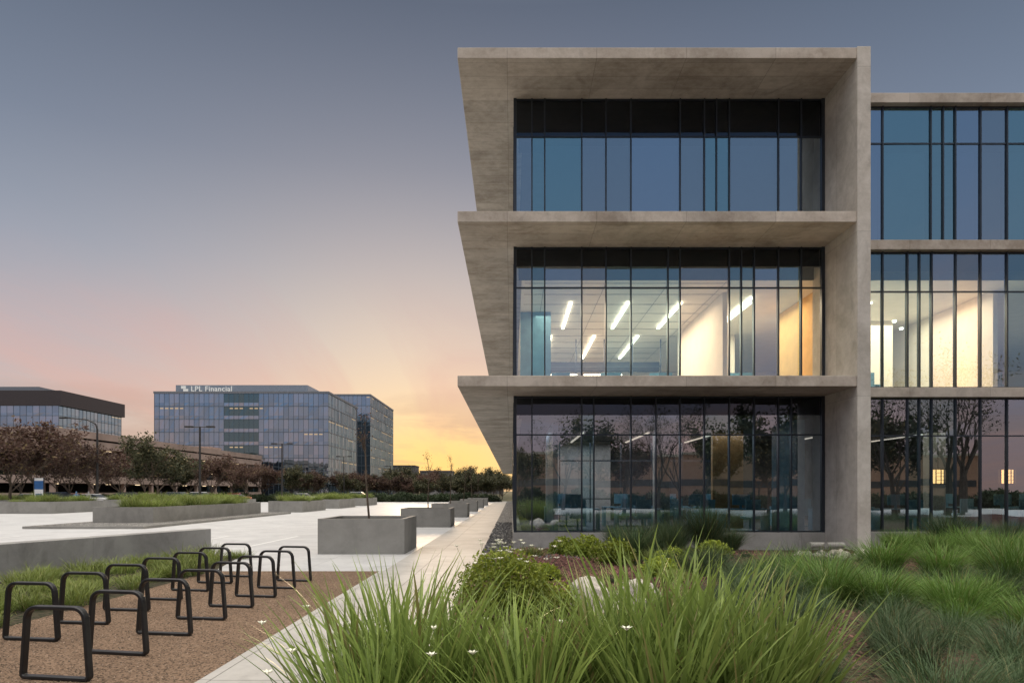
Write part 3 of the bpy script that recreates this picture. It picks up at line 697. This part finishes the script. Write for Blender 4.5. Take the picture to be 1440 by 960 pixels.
box('core',-230,-166.4,250.3,290,0,36,M_core,P)
curtain('front',P,(-230,250),(-166,250),0,33,3.8,2.4,8,None,.06); curtain('side',P,(-166,250),(-166,290),0,33,3.8,2.4,9,None,.06)
box('roof_storey',-231,-165,249.6,291,33,38.5,simple('dark_cladding',(.06,.05,.052),.5),P); box('penthouse',-222,-176,254,286,38.5,40.5,M_roof,P)
P=empty('parking_garage'); M_gar=simple('garage_concrete',(.38,.285,.24),.85,var=.2,vscale=.3)
gb=[]; 
for z in (0.2,3.0,5.9,8.8):
    gb.append((-112,-70,104,190,z,z+.35)); 
    gb.append((-70,-69.7,104,190,z,z+1.25)); gb.append((-112,-69.7,103.7,104,z,z+1.25))
gb.append((-70.05,-69.6,103.6,190,10.35,11.5)); gb.append((-112,-69.6,103.6,104.05,10.35,11.5)); gb.append((-112,-70.05,104.05,190,10.35,10.7))
for k in range(10): gb.append((-70.5,-69.9,104+k*9.5,104.6+k*9.5,0,10.35))
for k in range(5): gb.append((-112+k*10,-111.4+k*10,103.9,104.5,0,10.35))
gb.append((-90,-80,180,188,11.5,13.5))
boxes('structure',gb,M_gar,P); box('inner',-111,-84,112,188,0,10.3,M_core,P)
boxes('deck_lights',[(-71.5,-71.2,106+k*4.7,107.2+k*4.7,z,z+.08) for k in range(17) for z in (2.85,5.75,8.65) if (k*7+int(z))%3],emis('deck_light',(1,.75,.45,1),2.5),P)
for i,(x0,x1,y,h,c_) in enumerate([(-95,-60,420,17,.10),(-58,-38,430,14,.13),(-36,-5,380,9,.12),(-140,-100,420,20,.09),(-30,-18,240,7,.35)]):
    P=empty('distant_building'); m=simple(f'db{i}',(c_,c_*.95,c_*.95),.7)
    box('walls',x0,x1,y,y+20,0,h,m,P); boxes('windows',[(x0+1+k*3,x0+2.6+k*3,y-.1,y-.02,z,z+1.4) for k in range(int((x1-x0-2)/3)) for z in np.arange(1.5,h-2,3.5)],M_core,P); box('parapet',x0-.3,x1+.3,y-.3,y+20.3,h,h+.6,m,P)
P=empty('low_warehouse'); M_tan=simple('tan_wall',(.27,.18,.14),.8,var=.12)
box('walls',-70,90,-110,-92,0,8.6,M_tan,P); boxes('parapet',[(-70.3,90.3,-110.3,-91.7,8.6,9.1)],M_base,P)
boxes('ribbon_window',[(-68,88,-92,-91.95,2.6,3.9)],M_frame,P)

# ---------------- trees ----------------
brownT=[tree_mesh('brown_tree',100+i,8.0,1.8,.85,9500,.14,M_bark,M_brown,levels=4,r0=.16) for i in range(4)]
oliveT=[tree_mesh('olive_tree',200+i,8.0,1.8,.85,9500,.15,M_bark,M_olive,levels=4,r0=.16) for i in range(3)]
bareT=[tree_mesh('bare_tree',300+i,9.0,2.6,.62,1500,.08,M_barkp,M_olive,levels=5,r0=.19,nb=3) for i in range(2)]
def tree(name,me,x,y,s): obj(name,random.choice(me),None,(x,y,0),(0,0,random.uniform(0,6.28)),(s*1.2,s*1.2,s))
for (p,ty,d) in ((12,590,64),(-60,595,72),(55,596,70),(98,612,80),(135,628,90),(222,612,92),(205,630,112),(170,640,100),(298,640,110),(328,646,118),(372,650,112),(410,654,122),(440,660,128),(265,648,130),(30,612,90),(80,625,98),(245,640,112),(350,652,108)):
    h=(690-ty)/960*d+1.75; tree('deciduous_tree',brownT if p not in (222,410,30,245) else oliveT,(p-720)/960*d,d,h/8)
P=empty('distant_trees')
for _ in range(150):
    y=random.uniform(170,330); x=random.uniform(-150,10)*y/200
    if -115*1<x<-50 and y>195: 
        continue
    s=random.uniform(.7,1.15); obj('crown',random.choice(oliveT+brownT[:1]),P,(x,y,-.5),(0,0,random.uniform(0,6.28)),(s*1.2,s*1.2,s))
for _ in range(26):
    x=random.uniform(-34,-2); y=random.uniform(122,170); s=random.uniform(.55,.9)
    obj('crown',random.choice(oliveT+brownT[:2]),P,(x,y,-.5),(0,0,random.uniform(0,6.28)),(s*1.2,s*1.2,s))
hd=[bush_mesh('hedge_clump',1.6,1.2,1.3,1500,.13,M_dkbush,400+i) for i in range(2)]
P=empty('hedge')
for k in range(90):
    x=-92+k*1.0; obj('clump',hd[k%2],P,(x,random.uniform(108.5,111.5),0),(0,0,random.uniform(0,6)),(1,1,random.uniform(.8,1.4)))
for (me,x,y,s) in ((oliveT[0],6.0,-13,.92),(bareT[0],8.6,-11,.92),(bareT[1],11.0,-12,1.02),(bareT[0],13.4,-15,1.0),(bareT[1],4.2,-20,1.0),(oliveT[1],21,-14,1.05),(oliveT[2],24.0,-16,1.15),(oliveT[2],18.8,-24,1.0),(oliveT[0],1,-40,.9),(brownT[0],14,-42,1.0),(bareT[0],33,-10,1.5),(bareT[1],37,-16,1.5),(oliveT[1],30,-40,1.1),(bareT[1],26,-6,1.1),(oliveT[1],30,-13,1.15),(brownT[2],-6,-45,1.0)):
    obj('plaza_tree',me,None,(x,y,0),(0,0,random.uniform(0,6)),(s,s,s))
P=empty('rear_hedge')
for k in range(90): obj('clump',hd[k%2],P,(-30+k*1.1,random.uniform(-27,-25),0),(0,0,random.uniform(0,6)),(1,1,random.uniform(1.0,1.7)))

# ---------------- street lamps ----------------
def lamp(x,y,h,arm=1.5):
    P=empty('street_lamp',(x,y,0)); V=[];F=[]; tube(V,F,[(0,0,.6),(0,0,h)],[.12,.09],10); tube(V,F,[(0,0,0),(0,0,.6)],[.25,.25],14)
    tube(V,F,[(-arm+.5,0,h-.05),(arm-.5,0,h-.05)],[.05,.05],6); obj('pole',mesh('pole',V,F,M_pole),P)
    boxes('heads',[(-arm,-arm+.8,-.2,.2,h-.12,h+.06),(arm-.8,arm,-.2,.2,h-.12,h+.06)],M_pole,P,bevel=.03)
for y in (70,95,130,180): lamp(-32,y,8.35)
P=empty('road_lamp',(-48.6,80,0)); V=[];F=[]
tube(V,F,[(0,0,0),(0,0,9),(-.2,0,9.6),(-1.2,0,10.1),(-3.6,0,10.3)],[.15,.11,.09,.07,.06],8); obj('pole',mesh('p',V,F,M_pole),P)
boxes('head',[(-4.4,-3.5,-.15,.15,10.22,10.4)],M_pole,P,bevel=.04)

# ---------------- cars ----------------
M_tail=emis('tail',(1,.1,.05,1),.6)
def car(x,y,rot,col,suv=False):
    P=empty('parked_car',(x,y,0)); P.rotation_euler=(0,0,rot)
    paint=simple('car_paint',col,.25,.2,var=.02,spec=.6)
    h=1.62 if suv else 1.42
    low=[(-2.2,.35),(-2.25,.75),(-2.1,.93),(-1.15,1.0),(1.75,1.03),(2.15,.95),(2.25,.6),(2.2,.35)]
    def loft(pr,ws):
        V=[];n=len(pr)
        for s in (-1,1):
            for i,(a,z) in enumerate(pr): V.append((a,s*ws(z),z))
        F=[(i,(i+1)%n,(i+1)%n+n,i+n) for i in range(n)]+[tuple(range(n))[::-1],tuple(range(n,2*n))]; return V,F
    V,F=loft(low,lambda z:.88-.06*abs(z-.65)); o=obj('body',mesh('body',V,F,paint),P); bv=o.modifiers.new('b','BEVEL'); bv.width=.07; bv.segments=3
    r=1.9 if suv else 1.55
    cab=[(-1.15,1.0),(-.5,h-.05),(r-.75,h-.05),(r,1.02)]
    V,F=loft(cab,lambda z:.82-.3*(z-1)); obj('windows',mesh('w',V,F,M_frame),P)
    V,F=loft([(-.52,h-.07),(-.45,h),(r-.8,h),(r-.72,h-.07)],lambda z:.70); obj('roof',mesh('r',V,F,paint),P)
    for sx in (-1.38,1.38):
        for sy in (-.86,.86):
            V=[];F=[]; tube(V,F,[(sx,sy-.1,.33),(sx,sy+.1,.33)],[.33,.33],18); obj('wheel',mesh('wh',V,F,M_black),P)
            V=[];F=[]; tube(V,F,[(sx,sy-.11,.33),(sx,sy+.11,.33)],[.19,.19],12); obj('rim',mesh('ri',V,F,M_screen),P)
    boxes('lights',[(-2.27,-2.2,-.75,-.45,.68,.82),(-2.27,-2.2,.45,.75,.68,.82)],M_tail,P)
for (x,y,r,c_,s) in ((-43,93,0,(.7,.7,.7),True),(-36.8,90,0,(.45,.03,.03),False),(-50.5,90,3.14,(.05,.05,.06),True),(-57.5,90,0,(.4,.05,.03),False),(-30,98,3.14,(.6,.6,.62),False),(-53,79,0,(.08,.1,.14),True),(-59.5,84,.0,(.6,.6,.6),False),(-24,104,0,(.5,.5,.52),True),(-47,76,0,(.62,.62,.62),False),(-41,84,3.14,(.15,.16,.18),True)):
    car(x,y,r,c_,s)
# ---------------- pedestrians (far background) ----------------
def person(x,y,rot,shirt,trous,step=.18):
    P=empty('pedestrian',(x,y,0)); P.rotation_euler=(0,0,rot)
    vs=[(0,0,.93),(0,0,1.15),(0,0,1.40),(0,0,1.50),(0,.01,1.60),(0,.02,1.72),
        (-.10,0,.88),(-.11,step*.6,.50),(-.11,step,.08),(-.11,step+.14,.04),
        (.10,0,.88),(.11,-step*.3,.50),(.11,-step,.10),(.11,-step+.14,.04),
        (-.19,0,1.40),(-.24,-.06,1.13),(-.25,.05,.90),(.19,0,1.40),(.24,.05,1.13),(.25,.16,.92)]
    es=[(0,1),(1,2),(2,3),(3,4),(4,5),(0,6),(6,7),(7,8),(8,9),(0,10),(10,11),(11,12),(12,13),(2,14),(14,15),(15,16),(2,17),(17,18),(18,19)]
    rd=[.15,.13,.15,.055,.085,.08,.09,.06,.045,.035,.09,.06,.045,.035,.06,.045,.03,.06,.045,.03]
    me=bpy.data.meshes.new('figure'); me.from_pydata(vs,es,[]); 
    for m in (shirt,trous): me.materials.append(m)
    o=obj('figure',me,P); sk=o.modifiers.new('skin','SKIN'); 
    for i,r in enumerate(rd): me.skin_vertices[0].data[i].radius=(r,r*.8)
    me.skin_vertices[0].data[0].use_root=True
    sb=o.modifiers.new('sub','SUBSURF'); sb.levels=1; sb.render_levels=2
skinM=simple('shirt_blue',(.08,.14,.25)); 
person(-40.2,63,.4,skinM,skinM); person(-39.4,63.5,-.3,simple('shirt_grey',(.25,.24,.24)),skinM); person(-37,72,1.5,simple('shirt_dark',(.05,.05,.06)),skinM)
# ---------------- banner sign, barricade ----------------
P=empty('banner_sign',(-44,63.5,0)); boxes('posts',[(-.5,-.42,-.04,.04,0,3.0),(.42,.5,-.04,.04,0,3.0)],M_pole,P)
boxes('panel',[(-.41,.41,-.03,.03,.8,2.95)],M_whitep,P); boxes('blue_band',[(-.41,.41,-.036,-.031,1.9,2.7),(-.3,.3,-.036,-.031,1.0,1.5)],simple('sign_blue',(.03,.12,.32),.5),P)
P=empty('traffic_barricade',(-41.5,65,0)); boxes('boards',[(-.6,.6,-.03,.03,.7,.95),(-.6,.6,-.03,.03,.3,.5)],simple('barricade_orange',(.7,.16,.03),.5),P)
boxes('legs',[(-.55,-.5,-.25,.25,0,.05),(.5,.55,-.25,.25,0,.05),(-.55,-.5,-.05,-.03,0.05,1.1),(.5,.55,-.05,-.03,0.05,1.1)],M_whitep,P)
